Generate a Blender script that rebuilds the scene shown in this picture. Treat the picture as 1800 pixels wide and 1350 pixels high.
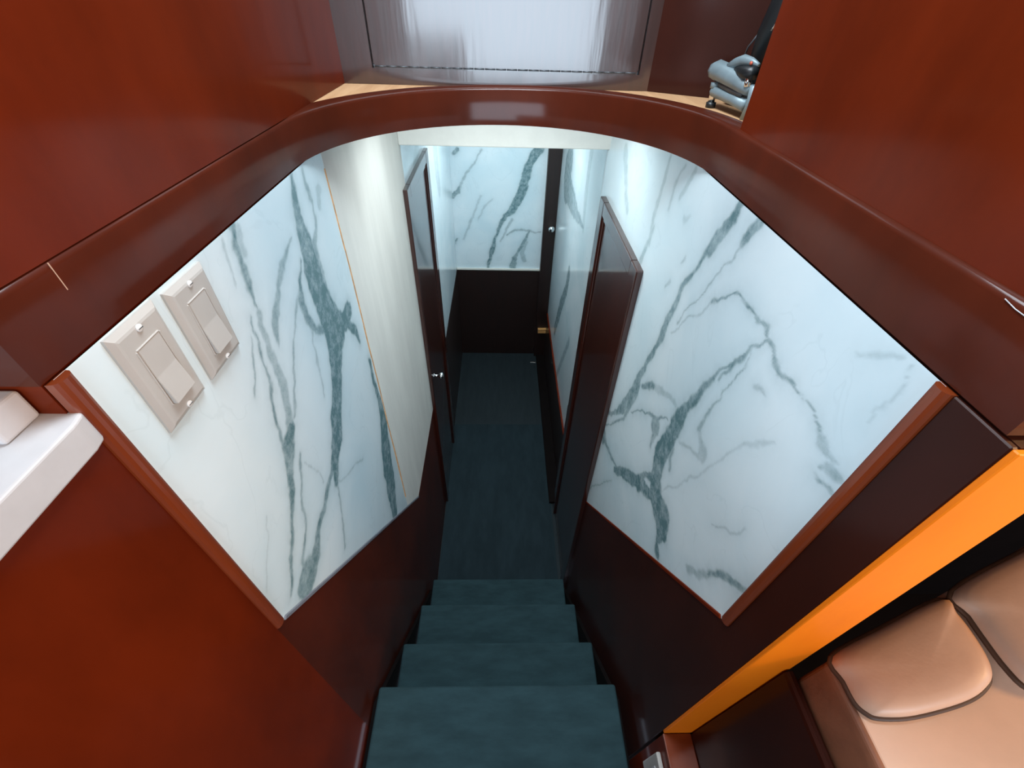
import bpy, bmesh, math
import numpy as np
from mathutils import Matrix, Vector

for o in list(bpy.data.objects):
    bpy.data.objects.remove(o, do_unlink=True)
scene = bpy.context.scene
C = scene.collection

# ---------------------------------------------------------------- camera
# metres; origin = the lens, X right, Y down the passage, Z up
PITCH, ROLL, YAW = math.radians(42.181), math.radians(1.881), math.radians(2.167)
fwd = Vector((math.sin(YAW) * math.cos(PITCH), math.cos(YAW) * math.cos(PITCH), -math.sin(PITCH)))
right0 = Vector((math.cos(YAW), -math.sin(YAW), 0))
up0 = right0.cross(fwd)
right = math.cos(ROLL) * right0 + math.sin(ROLL) * up0
up = -math.sin(ROLL) * right0 + math.cos(ROLL) * up0
cam = bpy.data.cameras.new('camera')
cam.sensor_width = 36
cam.lens = 764.67 * 36 / 1800
cam.clip_start = 0.02
camo = bpy.data.objects.new('camera', cam)
camo.matrix_world = Matrix((right, up, -fwd)).transposed().to_4x4()
C.objects.link(camo)
scene.camera = camo

# ---------------------------------------------------------------- light
w = bpy.data.worlds.new('sky')
scene.world = w
w.use_nodes = True
w.node_tree.nodes['Background'].inputs[0].default_value = (0.62, 0.76, 0.95, 1)
w.node_tree.nodes['Background'].inputs[1].default_value = 1.0


def area(name, loc, to, sx, sy, power, color):
    l = bpy.data.lights.new(name, 'AREA')
    l.shape = 'RECTANGLE'
    l.size, l.size_y, l.energy, l.color = sx, sy, power, color
    o = bpy.data.objects.new(name, l)
    C.objects.link(o)
    o.location = loc
    d = (Vector(to) - Vector(loc)).normalized()
    o.rotation_euler = d.to_track_quat('-Z', 'Y').to_euler()
    return o


DAY = (0.70, 0.86, 1.0)
# daylight through the salon's aft glass door and its two side windows
area('daylight_aft', (0.0, -2.56, -0.05), (0.0, 0, -0.05), 2.8, 1.15, 66, DAY)
area('daylight_starboard', (2.12, -0.95, 0.30), (0, -0.95, 0.30), 1.8, 0.62, 10, DAY)
area('daylight_port', (-1.92, -0.95, 0.30), (0, -0.95, 0.30), 1.8, 0.62, 20, DAY)
# added unseen fill over the stairs; ceiling fitting in the lower passage
area('stairwell_fill', (0.0, 0.62, 0.70), (0, 0.62, -1), 0.4, 0.6, 15.5, (0.80, 0.92, 1.0))
area('passage_light', (0.03, 2.40, -0.376), (0.03, 2.40, -2), 0.25, 0.5, 5.6, (0.90, 0.97, 1.0))
area('soffit_fill', (0.01, 1.22, -0.2295), (0.01, 1.22, -2), 0.40, 0.14, 2.8, (0.90, 0.97, 1.0))  # added fill hidden behind the coaming, brightens marble and bare board
# warm lamp over the settee, to the right of the viewer
area('salon_lamp', (1.40, -0.27, 0.40), (-0.3, 0.20, -0.1), 0.36, 0.30, 12.0, (1.0, 0.55, 0.23))

vs = scene.view_settings
vs.view_transform = 'Standard'
vs.look = 'None'
vs.gamma = 1
vs.use_curve_mapping = False
vs.exposure = 0.35

# ---------------------------------------------------------------- materials


def mat(name):
    m = bpy.data.materials.new(name)
    m.use_nodes = True
    nt = m.node_tree
    return m, nt, nt.nodes['Principled BSDF']


def N(nt, t, **kw):
    n = nt.nodes.new(t)
    for k, v in kw.items():
        if k in ('loc',):
            continue
        if hasattr(n, k) and k not in n.inputs:
            setattr(n, k, v)
        else:
            n.inputs[k].default_value = v
    return n


def noise_color(nt, bsdf, c1, c2, scale=(1, 1, 1), nscale=8, detail=5, rough=0.6, lo=0.35, hi=0.65):
    tc = N(nt, 'ShaderNodeTexCoord')
    mp = N(nt, 'ShaderNodeMapping')
    mp.inputs['Scale'].default_value = scale
    nt.links.new(tc.outputs['Object'], mp.inputs['Vector'])
    nz = N(nt, 'ShaderNodeTexNoise')
    nz.inputs['Scale'].default_value = nscale
    nz.inputs['Detail'].default_value = detail
    nz.inputs['Roughness'].default_value = rough
    nt.links.new(mp.outputs[0], nz.inputs['Vector'])
    cr = N(nt, 'ShaderNodeValToRGB')
    cr.color_ramp.elements[0].position, cr.color_ramp.elements[1].position = lo, hi
    cr.color_ramp.elements[0].color = (*c1, 1)
    cr.color_ramp.elements[1].color = (*c2, 1)
    nt.links.new(nz.outputs['Fac'], cr.inputs[0])
    nt.links.new(cr.outputs[0], bsdf.inputs['Base Color'])
    return mp, nz, cr


def bump(nt, bsdf, src_vec, scale, strength, dist=0.002, detail=3, sockets=('Normal',)):
    nz = N(nt, 'ShaderNodeTexNoise')
    nz.inputs['Scale'].default_value = scale
    nz.inputs['Detail'].default_value = detail
    nt.links.new(src_vec, nz.inputs['Vector'])
    b = N(nt, 'ShaderNodeBump')
    b.inputs['Strength'].default_value = strength
    b.inputs['Distance'].default_value = dist
    nt.links.new(nz.outputs['Fac'], b.inputs['Height'])
    for s in sockets:
        nt.links.new(b.outputs[0], bsdf.inputs[s])


def wood(name, c1, c2, grain=(1, 1, 14), rough=0.38, coat=0.7, coat_rough=0.1, bstr=0.15, bscale=14, spec=0.5, coat_ior=1.5):
    m, nt, b = mat(name)
    mp, nz, cr = noise_color(nt, b, c1, c2, grain, 3.0, 6, 0.6)
    b.inputs['Roughness'].default_value = rough
    b.inputs['Specular IOR Level'].default_value = spec
    b.inputs['Coat Weight'].default_value = coat
    b.inputs['Coat Roughness'].default_value = coat_rough
    b.inputs['Coat IOR'].default_value = coat_ior
    bump(nt, b, mp.outputs[0], bscale, bstr, 0.002, 3, ('Normal', 'Coat Normal'))
    return m


M = {}
M['mahogany'] = wood('mahogany', (0.092, 0.0100, 0.0017), (0.136, 0.0150, 0.0026), (2, 2, 1), rough=0.5, coat=0.22, coat_rough=0.12, bstr=0.05, bscale=9, spec=0.04)
M['mahogany_panel'] = wood('mahogany_polished', (0.030, 0.008, 0.004), (0.042, 0.010, 0.005), (26, 26, 3.0), rough=0.45, coat=1.0, coat_rough=0.12, bstr=0.22, bscale=1.1, coat_ior=1.75)
M['teak'] = wood('teak_trim', (0.80, 0.17, 0.003), (0.90, 0.21, 0.005), (3, 3, 1), rough=0.5, spec=0.2, coat=0.15, coat_rough=0.15, bstr=0.06)
M['mahogany_dark'] = wood('mahogany_dark', (0.026, 0.0055, 0.003), (0.040, 0.008, 0.004), (2, 2, 1), rough=0.5, coat=0.3, coat_rough=0.15, bstr=0.05, bscale=9, spec=0.1)  # darker copy of mahogany: the right wall's shade is put into the colour
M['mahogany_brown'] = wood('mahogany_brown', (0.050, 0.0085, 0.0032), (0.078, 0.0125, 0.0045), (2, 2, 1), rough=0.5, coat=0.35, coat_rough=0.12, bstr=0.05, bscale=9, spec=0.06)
M['trim_wood'] = wood('trim_mahogany', (0.15, 0.024, 0.005), (0.20, 0.034, 0.007), (3, 3, 1), rough=0.35, coat=0.8, coat_rough=0.12, bstr=0.05)
M['door_wood'] = wood('door_mahogany', (0.030, 0.0055, 0.0025), (0.050, 0.009, 0.004), (30, 30, 1.5), rough=0.3, coat=1.0, coat_rough=0.06, bstr=0.03, bscale=3)
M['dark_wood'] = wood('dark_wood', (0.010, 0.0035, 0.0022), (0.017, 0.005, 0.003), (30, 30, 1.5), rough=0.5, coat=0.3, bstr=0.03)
M['raw_ply'] = wood('raw_plywood', (0.50, 0.27, 0.13), (0.60, 0.35, 0.18), (20, 2, 2), rough=0.8, coat=0.0, bstr=0.2, bscale=30)


def marble():
    m, nt, b = mat('marble_laminate')
    tc = N(nt, 'ShaderNodeTexCoord')
    n1 = N(nt, 'ShaderNodeTexNoise')
    n1.inputs['Scale'].default_value = 3.2
    n1.inputs['Detail'].default_value = 5
    n1.inputs['Distortion'].default_value = 0.6
    nt.links.new(tc.outputs['Object'], n1.inputs['Vector'])
    cr = N(nt, 'ShaderNodeValToRGB')
    cr.color_ramp.elements[0].position, cr.color_ramp.elements[1].position = 0.36, 0.62
    cr.color_ramp.elements[0].color = (0.63, 0.775, 0.83, 1)
    cr.color_ramp.elements[1].color = (0.735, 0.845, 0.885, 1)
    nt.links.new(n1.outputs['Fac'], cr.inputs[0])
    at = N(nt, 'ShaderNodeAttribute')
    at.attribute_name = 'vein'
    n2 = N(nt, 'ShaderNodeTexNoise')
    n2.inputs['Scale'].default_value = 38
    n2.inputs['Detail'].default_value = 6
    n2.inputs['Roughness'].default_value = 0.7
    nt.links.new(tc.outputs['Object'], n2.inputs['Vector'])
    # mottled vein
    ma = N(nt, 'ShaderNodeMath', operation='MULTIPLY_ADD')
    nt.links.new(n2.outputs['Fac'], ma.inputs[0])
    ma.inputs[1].default_value = 1.7
    ma.inputs[2].default_value = 0.06
    mu = N(nt, 'ShaderNodeMath', operation='MULTIPLY', use_clamp=True)
    nt.links.new(at.outputs['Fac'], mu.inputs[0])
    nt.links.new(ma.outputs[0], mu.inputs[1])
    # faint hair veins all over the sheet
    vo = N(nt, 'ShaderNodeTexNoise')
    vo.inputs['Scale'].default_value = 4.0
    vo.inputs['Detail'].default_value = 4
    vo.inputs['Distortion'].default_value = 1.6
    nt.links.new(tc.outputs['Object'], vo.inputs['Vector'])
    hr = N(nt, 'ShaderNodeValToRGB')
    e = hr.color_ramp.elements
    e[0].position, e[0].color = 0.488, (0, 0, 0, 1)
    e[1].position, e[1].color = 0.5, (0.07, 0.07, 0.07, 1)
    x = e.new(0.512)
    x.color = (0, 0, 0, 1)
    nt.links.new(vo.outputs['Fac'], hr.inputs[0])
    mx0 = N(nt, 'ShaderNodeMath', operation='MAXIMUM')
    nt.links.new(mu.outputs[0], mx0.inputs[0])
    nt.links.new(hr.outputs[0], mx0.inputs[1])
    mx = N(nt, 'ShaderNodeMix', data_type='RGBA')
    nt.links.new(mx0.outputs[0], mx.inputs[0])
    nt.links.new(cr.outputs[0], mx.inputs[6])
    mx.inputs[7].default_value = (0.125, 0.225, 0.245, 1)
    nt.links.new(mx.outputs[2], b.inputs['Base Color'])
    b.inputs['Roughness'].default_value = 0.14
    b.inputs['Specular IOR Level'].default_value = 0.5
    return m


M['marble'] = marble()


def simple(name, col, rough=0.5, metal=0.0, var=0.12, nscale=20, bstr=0.0, bscale=200, spec=0.5, scale=(1, 1, 1), coat=0.0):
    m, nt, b = mat(name)
    c1 = tuple(max(0, c * (1 - var)) for c in col)
    c2 = tuple(min(1, c * (1 + var)) for c in col)
    mp, nz, cr = noise_color(nt, b, c1, c2, scale, nscale)
    b.inputs['Roughness'].default_value = rough
    b.inputs['Metallic'].default_value = metal
    b.inputs['Specular IOR Level'].default_value = spec
    b.inputs['Coat Weight'].default_value = coat
    if bstr:
        bump(nt, b, mp.outputs[0], bscale, bstr, 0.001)
    return m


M['carpet'] = simple('blue_grey_carpet', (0.025, 0.054, 0.063), 0.92, var=0.16, nscale=9, bstr=0.5, bscale=260, spec=0.15, scale=(1, 3, 1))
M['carpet_low'] = simple('runner_carpet', (0.020, 0.035, 0.043), 0.92, var=0.14, nscale=6, bstr=0.4, bscale=240, spec=0.12, scale=(3, 1, 1))
M['floor'] = simple('dark_floor_plank', (0.016, 0.026, 0.031), 0.7, var=0.12, nscale=5, bstr=0.2, bscale=60, spec=0.25, scale=(6, 1, 1))
M['beige'] = simple('bare_backing_board', (0.66, 0.66, 0.615), 0.75, var=0.05, nscale=5, bstr=0.08, bscale=60, spec=0.25, scale=(1, 3, 0.6))
M['glue'] = simple('torn_edge_glue', (0.62, 0.33, 0.14), 0.8, var=0.25, nscale=50)
M['white_paint'] = simple('white_paint', (0.70, 0.69, 0.63), 0.45, var=0.03)
M['plastic'] = simple('almond_plastic', (0.47, 0.455, 0.43), 0.28, var=0.02)
M['screw'] = simple('painted_screw', (0.75, 0.74, 0.72), 0.25, var=0.02)
M['counter'] = simple('white_counter_stone', (0.55, 0.55, 0.565), 0.3, var=0.06, nscale=14)
M['leather'] = simple('tan_leather', (0.58, 0.37, 0.26), 0.42, var=0.06, nscale=12, bstr=0.12, bscale=220)
M['leather_pad'] = simple('light_tan_leather', (0.76, 0.53, 0.39), 0.42, var=0.05, nscale=10, bstr=0.1, bscale=220)
M['leather_side'] = simple('brown_leather', (0.23, 0.10, 0.055), 0.5, var=0.2, nscale=16, bstr=0.3, bscale=160)
M['piping'] = simple('dark_piping', (0.07, 0.034, 0.018), 0.55, var=0.2)
M['chrome'] = simple('polished_steel', (0.78, 0.80, 0.80), 0.16, metal=1.0, var=0.02)
M['brass'] = simple('oiled_oak', (0.70, 0.36, 0.12), 0.5, var=0.12)
M['grey_cast'] = simple('grey_cast_metal', (0.22, 0.29, 0.32), 0.45, metal=0.25, var=0.12)
M['black_plastic'] = simple('black_plastic', (0.010, 0.013, 0.015), 0.4, var=0.2)
M['red_dot'] = simple('red_mark', (0.55, 0.10, 0.05), 0.5)
M['hinge'] = simple('steel_hinge', (0.10, 0.11, 0.12), 0.5, metal=0.6, var=0.15)
M['salon_wall'] = simple('salon_lining', (0.25, 0.13, 0.07), 0.6, var=0.04)
M['black_board'] = simple('black_board', (0.006, 0.004, 0.004), 0.8, spec=0.1)
M['cap_grey'] = simple('grey_edge', (0.17, 0.18, 0.21), 0.35, var=0.1)  # left dado cap: a pale reflection put into the colour
M['headliner'] = simple('headliner', (0.30, 0.16, 0.08), 0.7, var=0.03)

# ---------------------------------------------------------------- helpers


def link(name, me, m, parent=None, smooth=False):
    o = bpy.data.objects.new(name, me)
    C.objects.link(o)
    if m is not None:
        me.materials.append(m)
    if smooth:
        for p in me.polygons:
            p.use_smooth = True
    if parent is not None:
        o.parent = parent
    return o


def tag(o, label=None, cat=None, group=None, kind=None):
    if label:
        o['label'] = label
    if cat:
        o['category'] = cat
    if group:
        o['group'] = group
    if kind:
        o['kind'] = kind
    return o


def empty(name, loc=(0, 0, 0)):
    o = bpy.data.objects.new(name, None)
    o.empty_display_size = 0.05
    C.objects.link(o)
    o.location = loc
    return o


def finish(bm, name, m, parent=None, smooth=False, bevel=0.0, seg=2):
    bmesh.ops.recalc_face_normals(bm, faces=bm.faces)
    if bevel:
        bmesh.ops.bevel(bm, geom=list(bm.edges), offset=bevel, segments=seg, profile=0.5, affect='EDGES', clamp_overlap=True)
    me = bpy.data.meshes.new(name)
    bm.to_mesh(me)
    bm.free()
    return link(name, me, m, parent, smooth)


def P(parent):
    return parent.location if parent is not None else Vector((0, 0, 0))


def box(name, x0, x1, y0, y1, z0, z1, m, parent=None, bevel=0.0, seg=2):
    bm = bmesh.new()
    off = parent.location if parent is not None else Vector((0, 0, 0))
    vs_ = [bm.verts.new((x - off.x, y - off.y, z - off.z)) for x in (x0, x1) for y in (y0, y1) for z in (z0, z1)]
    for f in ((0, 1, 3, 2), (4, 6, 7, 5), (0, 4, 5, 1), (2, 3, 7, 6), (0, 2, 6, 4), (1, 5, 7, 3)):
        bm.faces.new([vs_[i] for i in f])
    return finish(bm, name, m, parent, False, bevel, seg)


def prism(name, poly, axis, a0, a1, m, parent=None, bevel=0.0, seg=2, smooth=False):
    """polygon in the two axes that are not `axis` (order x<y<z), extruded a0..a1 along axis"""
    bm = bmesh.new()
    off = parent.location if parent is not None else Vector((0, 0, 0))

    def v(u, w_, a):
        c = {'X': (a, u, w_), 'Y': (u, a, w_), 'Z': (u, w_, a)}[axis]
        return bm.verts.new(Vector(c) - off)
    A = [v(u, w_, a0) for u, w_ in poly]
    B = [v(u, w_, a1) for u, w_ in poly]
    n = len(poly)
    bm.faces.new(A)
    bm.faces.new(list(reversed(B)))
    for i in range(n):
        j = (i + 1) % n
        bm.faces.new((A[i], B[i], B[j], A[j]))
    return finish(bm, name, m, parent, smooth, bevel, seg)


def tube(name, pts, r, m, parent=None, n=10, caps=True):
    """round bar through world points; r a number or one per point"""
    off = parent.location if parent is not None else Vector((0, 0, 0))
    pts = [Vector(p) - off for p in pts]
    rs = r if isinstance(r, (list, tuple)) else [r] * len(pts)
    bm = bmesh.new()
    rings = []
    for i, p in enumerate(pts):
        t = (pts[min(i + 1, len(pts) - 1)] - pts[max(i - 1, 0)]).normalized()
        a = t.orthogonal().normalized() if i == 0 else (rings_a - t * rings_a.dot(t)).normalized()
        rings_a = a
        b = t.cross(a)
        rings.append([bm.verts.new(p + (a * math.cos(k * 2 * math.pi / n) + b * math.sin(k * 2 * math.pi / n)) * rs[i]) for k in range(n)])
    for A, B in zip(rings, rings[1:]):
        for k in range(n):
            bm.faces.new((A[k], A[(k + 1) % n], B[(k + 1) % n], B[k]))
    if caps:
        bm.faces.new(rings[0])
        bm.faces.new(list(reversed(rings[-1])))
    return finish(bm, name, m, parent, True)


def lathe(name, prof, origin, axis, m, parent=None, n=20):
    """profile (t along axis, radius) swept about axis through origin"""
    o = Vector(origin)
    ax = Vector(axis).normalized()
    return tube(name, [o + ax * t for t, r in prof], [max(r, 1e-4) for t, r in prof], m, parent, n)


def vnoise(x, y, seed=0):
    """value noise in numpy"""
    xi, yi = np.floor(x).astype(int), np.floor(y).astype(int)
    fx, fy = x - xi, y - yi
    fx, fy = fx * fx * (3 - 2 * fx), fy * fy * (3 - 2 * fy)

    def h(i, j):
        k = (i * 374761393 + j * 668265263 + seed * 1442695041) & 0x7fffffff
        k = ((k ^ (k >> 13)) * 1274126177) & 0x7fffffff
        return ((k ^ (k >> 16)) & 0xffff) / 65535.0
    return (h(xi, yi) * (1 - fx) + h(xi + 1, yi) * fx) * (1 - fy) + (h(xi, yi + 1) * (1 - fx) + h(xi + 1, yi + 1) * fx) * fy


def marble_sheet(name, axis, c, u0, u1, v0, v1, veins, parent, step=0.0035, flip=False, seed=1):
    """printed marble sheet on a wall: a fine grid whose 'vein' value is the distance to the vein lines"""
    nu, nv = int((u1 - u0) / step) + 2, int((v1 - v0) / step) + 2
    U, V = np.meshgrid(np.linspace(u0, u1, nu), np.linspace(v0, v1, nv))
    wu, wv = U.copy(), V.copy()
    for sc, am in ((22, 0.010), (60, 0.006), (150, 0.003)):
        wu += am * (vnoise(U * sc, V * sc, seed) - 0.5)
        wv += am * (vnoise(U * sc + 57, V * sc + 31, seed + 7) - 0.5)
    F = np.zeros_like(U)
    for s, pts in veins:
        best = np.zeros_like(U)
        for (a0, b0, r0), (a1, b1, r1) in zip(pts, pts[1:]):
            dx, dy = a1 - a0, b1 - b0
            t = np.clip(((wu - a0) * dx + (wv - b0) * dy) / (dx * dx + dy * dy + 1e-12), 0, 1)
            d = np.hypot(wu - a0 - t * dx, wv - b0 - t * dy)
            r = np.maximum((r0 + t * (r1 - r0)) * 1.25, 0.0014)
            e = np.minimum(0.0045, r * 0.9)
            k = np.clip((r - d) / e * 0.5 + 0.5, 0, 1)
            halo = 0.28 * np.exp(-np.maximum(d - r, 0) / 0.014)
            best = np.maximum(best, np.maximum(k * k * (3 - 2 * k), halo))
        F = np.maximum(F, s * best)
    n = nu * nv
    co = np.empty((n, 3), 'f4')
    if axis == 'X':
        co[:, 0], co[:, 1], co[:, 2] = c, U.ravel(), V.ravel()
    else:
        co[:, 0], co[:, 1], co[:, 2] = U.ravel(), c, V.ravel()
    co -= np.array(parent.location if parent is not None else (0, 0, 0), 'f4')
    idx = np.arange(n).reshape(nv, nu)
    q = np.stack([idx[:-1, :-1], idx[:-1, 1:], idx[1:, 1:], idx[1:, :-1]], -1).reshape(-1, 4)
    if flip:
        q = q[:, ::-1]
    me = bpy.data.meshes.new(name)
    me.vertices.add(n)
    me.vertices.foreach_set('co', co.ravel())
    me.loops.add(q.size)
    me.loops.foreach_set('vertex_index', np.ascontiguousarray(q).ravel().astype('i4'))
    me.polygons.add(len(q))
    me.polygons.foreach_set('loop_start', np.arange(0, q.size, 4, dtype='i4'))
    me.polygons.foreach_set('loop_total', np.full(len(q), 4, 'i4'))
    at = me.attributes.new('vein', 'FLOAT', 'POINT')
    at.data.foreach_set('value', F.ravel().astype('f4'))
    me.update()
    me.validate()
    return link(name, me, M['marble'], parent)

VEINS_LEFT = [
  (1, [(0.7454,-0.2285,0.0052), (0.7332,-0.2571,0.0086), (0.7228,-0.2901,0.0109), (0.7203,-0.3182,0.017), (0.725,-0.3564,0.0224), (0.7202,-0.3869,0.0285), (0.7174,-0.42,0.0281), (0.72,-0.4647,0.0305), (0.7344,-0.5046,0.0363), (0.7429,-0.5272,0.041)]),
  (1, [(0.7378,-0.5237,0.0403), (0.7098,-0.5606,0.028), (0.6815,-0.5978,0.0219), (0.6374,-0.6532,0.0221), (0.5986,-0.6977,0.024), (0.5693,-0.717,0.0157), (0.5364,-0.7595,0.0091), (0.5352,-0.7657,0.0024)]),
  (1, [(0.7468,-0.5228,0.015), (0.7904,-0.5427,0.0204), (0.8269,-0.533,0.0162), (0.8361,-0.5169,0.0036)]),
  (1, [(0.8064,-0.5566,0.0094), (0.8387,-0.5946,0.0086), (0.8479,-0.6343,0.0045)]),
  (0.9, [(0.6878,-0.3487,0.0033), (0.6791,-0.3651,0.003), (0.657,-0.3743,0.0061), (0.6437,-0.399,0.0103), (0.6467,-0.4353,0.0086), (0.6622,-0.4679,0.0064), (0.6981,-0.5024,0.0059)]),
  (0.6, [(0.6539,-0.3779,0.0037), (0.6167,-0.3987,0.0046), (0.6041,-0.407,0.0029), (0.5658,-0.4476,0.0029), (0.5275,-0.4882,0.0029), (0.4996,-0.5259,0.0039)]),
  (0.7, [(0.7906,-0.2348,0.0035), (0.7874,-0.2613,0.007), (0.7958,-0.2932,0.0025), (0.7833,-0.3295,0.0051), (0.756,-0.3496,0.0073), (0.753,-0.3678,0.0096), (0.7567,-0.3945,0.0049), (0.7547,-0.4292,0.0039), (0.7537,-0.4472,0.0013)]),
  (0.4, [(0.8324,-0.2809,0.0095), (0.8221,-0.3079,0.0069)]),
  (0.85, [(0.5406,-0.2278,0.0062), (0.5348,-0.2414,0.005), (0.531,-0.251,0.005), (0.5329,-0.2635,0.0038), (0.5288,-0.2814,0.0053), (0.5246,-0.2999,0.006), (0.5214,-0.3197,0.0026), (0.5238,-0.3274,0.0017)]),
  (0.62, [(0.5231,-0.3389,0.0064), (0.5158,-0.3625,0.0057), (0.5147,-0.3867,0.0063), (0.5138,-0.4069,0.0066), (0.5066,-0.4453,0.0094), (0.4996,-0.4746,0.0106), (0.4893,-0.5085,0.0095), (0.4763,-0.5347,0.0108)]),
  (0.9, [(0.4763,-0.5347,0.0115), (0.4562,-0.5461,0.0171), (0.4393,-0.5682,0.014), (0.4223,-0.5904,0.009), (0.4085,-0.6177,0.0056), (0.3901,-0.6387,0.0039), (0.3584,-0.6718,0.0039), (0.3277,-0.7068,0.0039), (0.2983,-0.7343,0.003)]),
  (0.8, [(0.4981,-0.3319,0.0019), (0.496,-0.3631,0.0026), (0.4918,-0.3897,0.0028), (0.485,-0.4156,0.0029), (0.4724,-0.4489,0.0031), (0.457,-0.4813,0.003), (0.4548,-0.5041,0.0038), (0.4408,-0.5414,0.0056)]),
  (0.45, [(0.5514,-0.2352,0.0059), (0.5438,-0.2531,0.0066), (0.5411,-0.2675,0.0053)]),
  (0.65, [(0.6815,-0.3042,0.002), (0.6524,-0.3118,0.004), (0.6291,-0.3194,0.0059), (0.5952,-0.3396,0.0055), (0.5667,-0.3617,0.0073), (0.5484,-0.38,0.0075), (0.5383,-0.4042,0.005), (0.5341,-0.414,0.0017)]),
  (0.85, [(0.5807,-0.6946,0.0046), (0.5333,-0.7261,0.006), (0.5006,-0.7372,0.0072), (0.4574,-0.7489,0.0067), (0.4223,-0.7496,0.008), (0.3988,-0.7688,0.0106), (0.3779,-0.7814,0.0159), (0.3554,-0.7781,0.0261), (0.3403,-0.7781,0.0265), (0.3247,-0.769,0.0157)]),
  (0.7, [(0.4693,-0.5913,0.0031), (0.4399,-0.6312,0.0032), (0.4195,-0.6513,0.0039), (0.4084,-0.6868,0.003), (0.3822,-0.7166,0.0034), (0.3584,-0.7306,0.0047), (0.3509,-0.7358,0.0055), (0.3484,-0.7518,0.0057)]),
  (0.6, [(0.5326,-0.7639,0.0024), (0.5219,-0.8103,0.0038), (0.5133,-0.8405,0.0031), (0.4674,-0.9142,0.0032)]),
  (0.45, [(0.5352,-0.7657,0.0014), (0.572,-0.7993,0.0018), (0.6343,-0.8304,0.002), (0.6749,-0.8608,0.0027)]),
  (0.4, [(0.4965,-0.7123,0.0017), (0.495,-0.6741,0.0013), (0.469,-0.6144,0.0008)]),
  (1, [(0.8769,-0.7196,0.0084), (0.8698,-0.7822,0.0082), (0.8733,-0.8711,0.013), (0.8666,-0.9341,0.0268), (0.8358,-0.9989,0.0311), (0.8121,-1.0767,0.0379), (0.7986,-1.1453,0.0357), (0.7802,-1.2112,0.0264), (0.7628,-1.2662,0.0212)]),
  (0.6, [(0.4834,-0.3586,0.0013), (0.467,-0.3751,0.0027), (0.4533,-0.3988,0.002), (0.4357,-0.425,0.0014)]),
  (0.45, [(0.6583,-0.4431,0.0024), (0.6393,-0.4792,0.0024), (0.6174,-0.542,0.0024), (0.6046,-0.5886,0.0018)]),
  (0.3, [(0.3441,-0.5708,0.0015), (0.3155,-0.6079,0.0015), (0.2702,-0.6546,0.0016)]),
  (0.4, [(0.5131,-0.2319,0.0023), (0.5102,-0.2451,0.0029), (0.5068,-0.266,0.0024), (0.5,-0.2861,0.0018)]),
]
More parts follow.
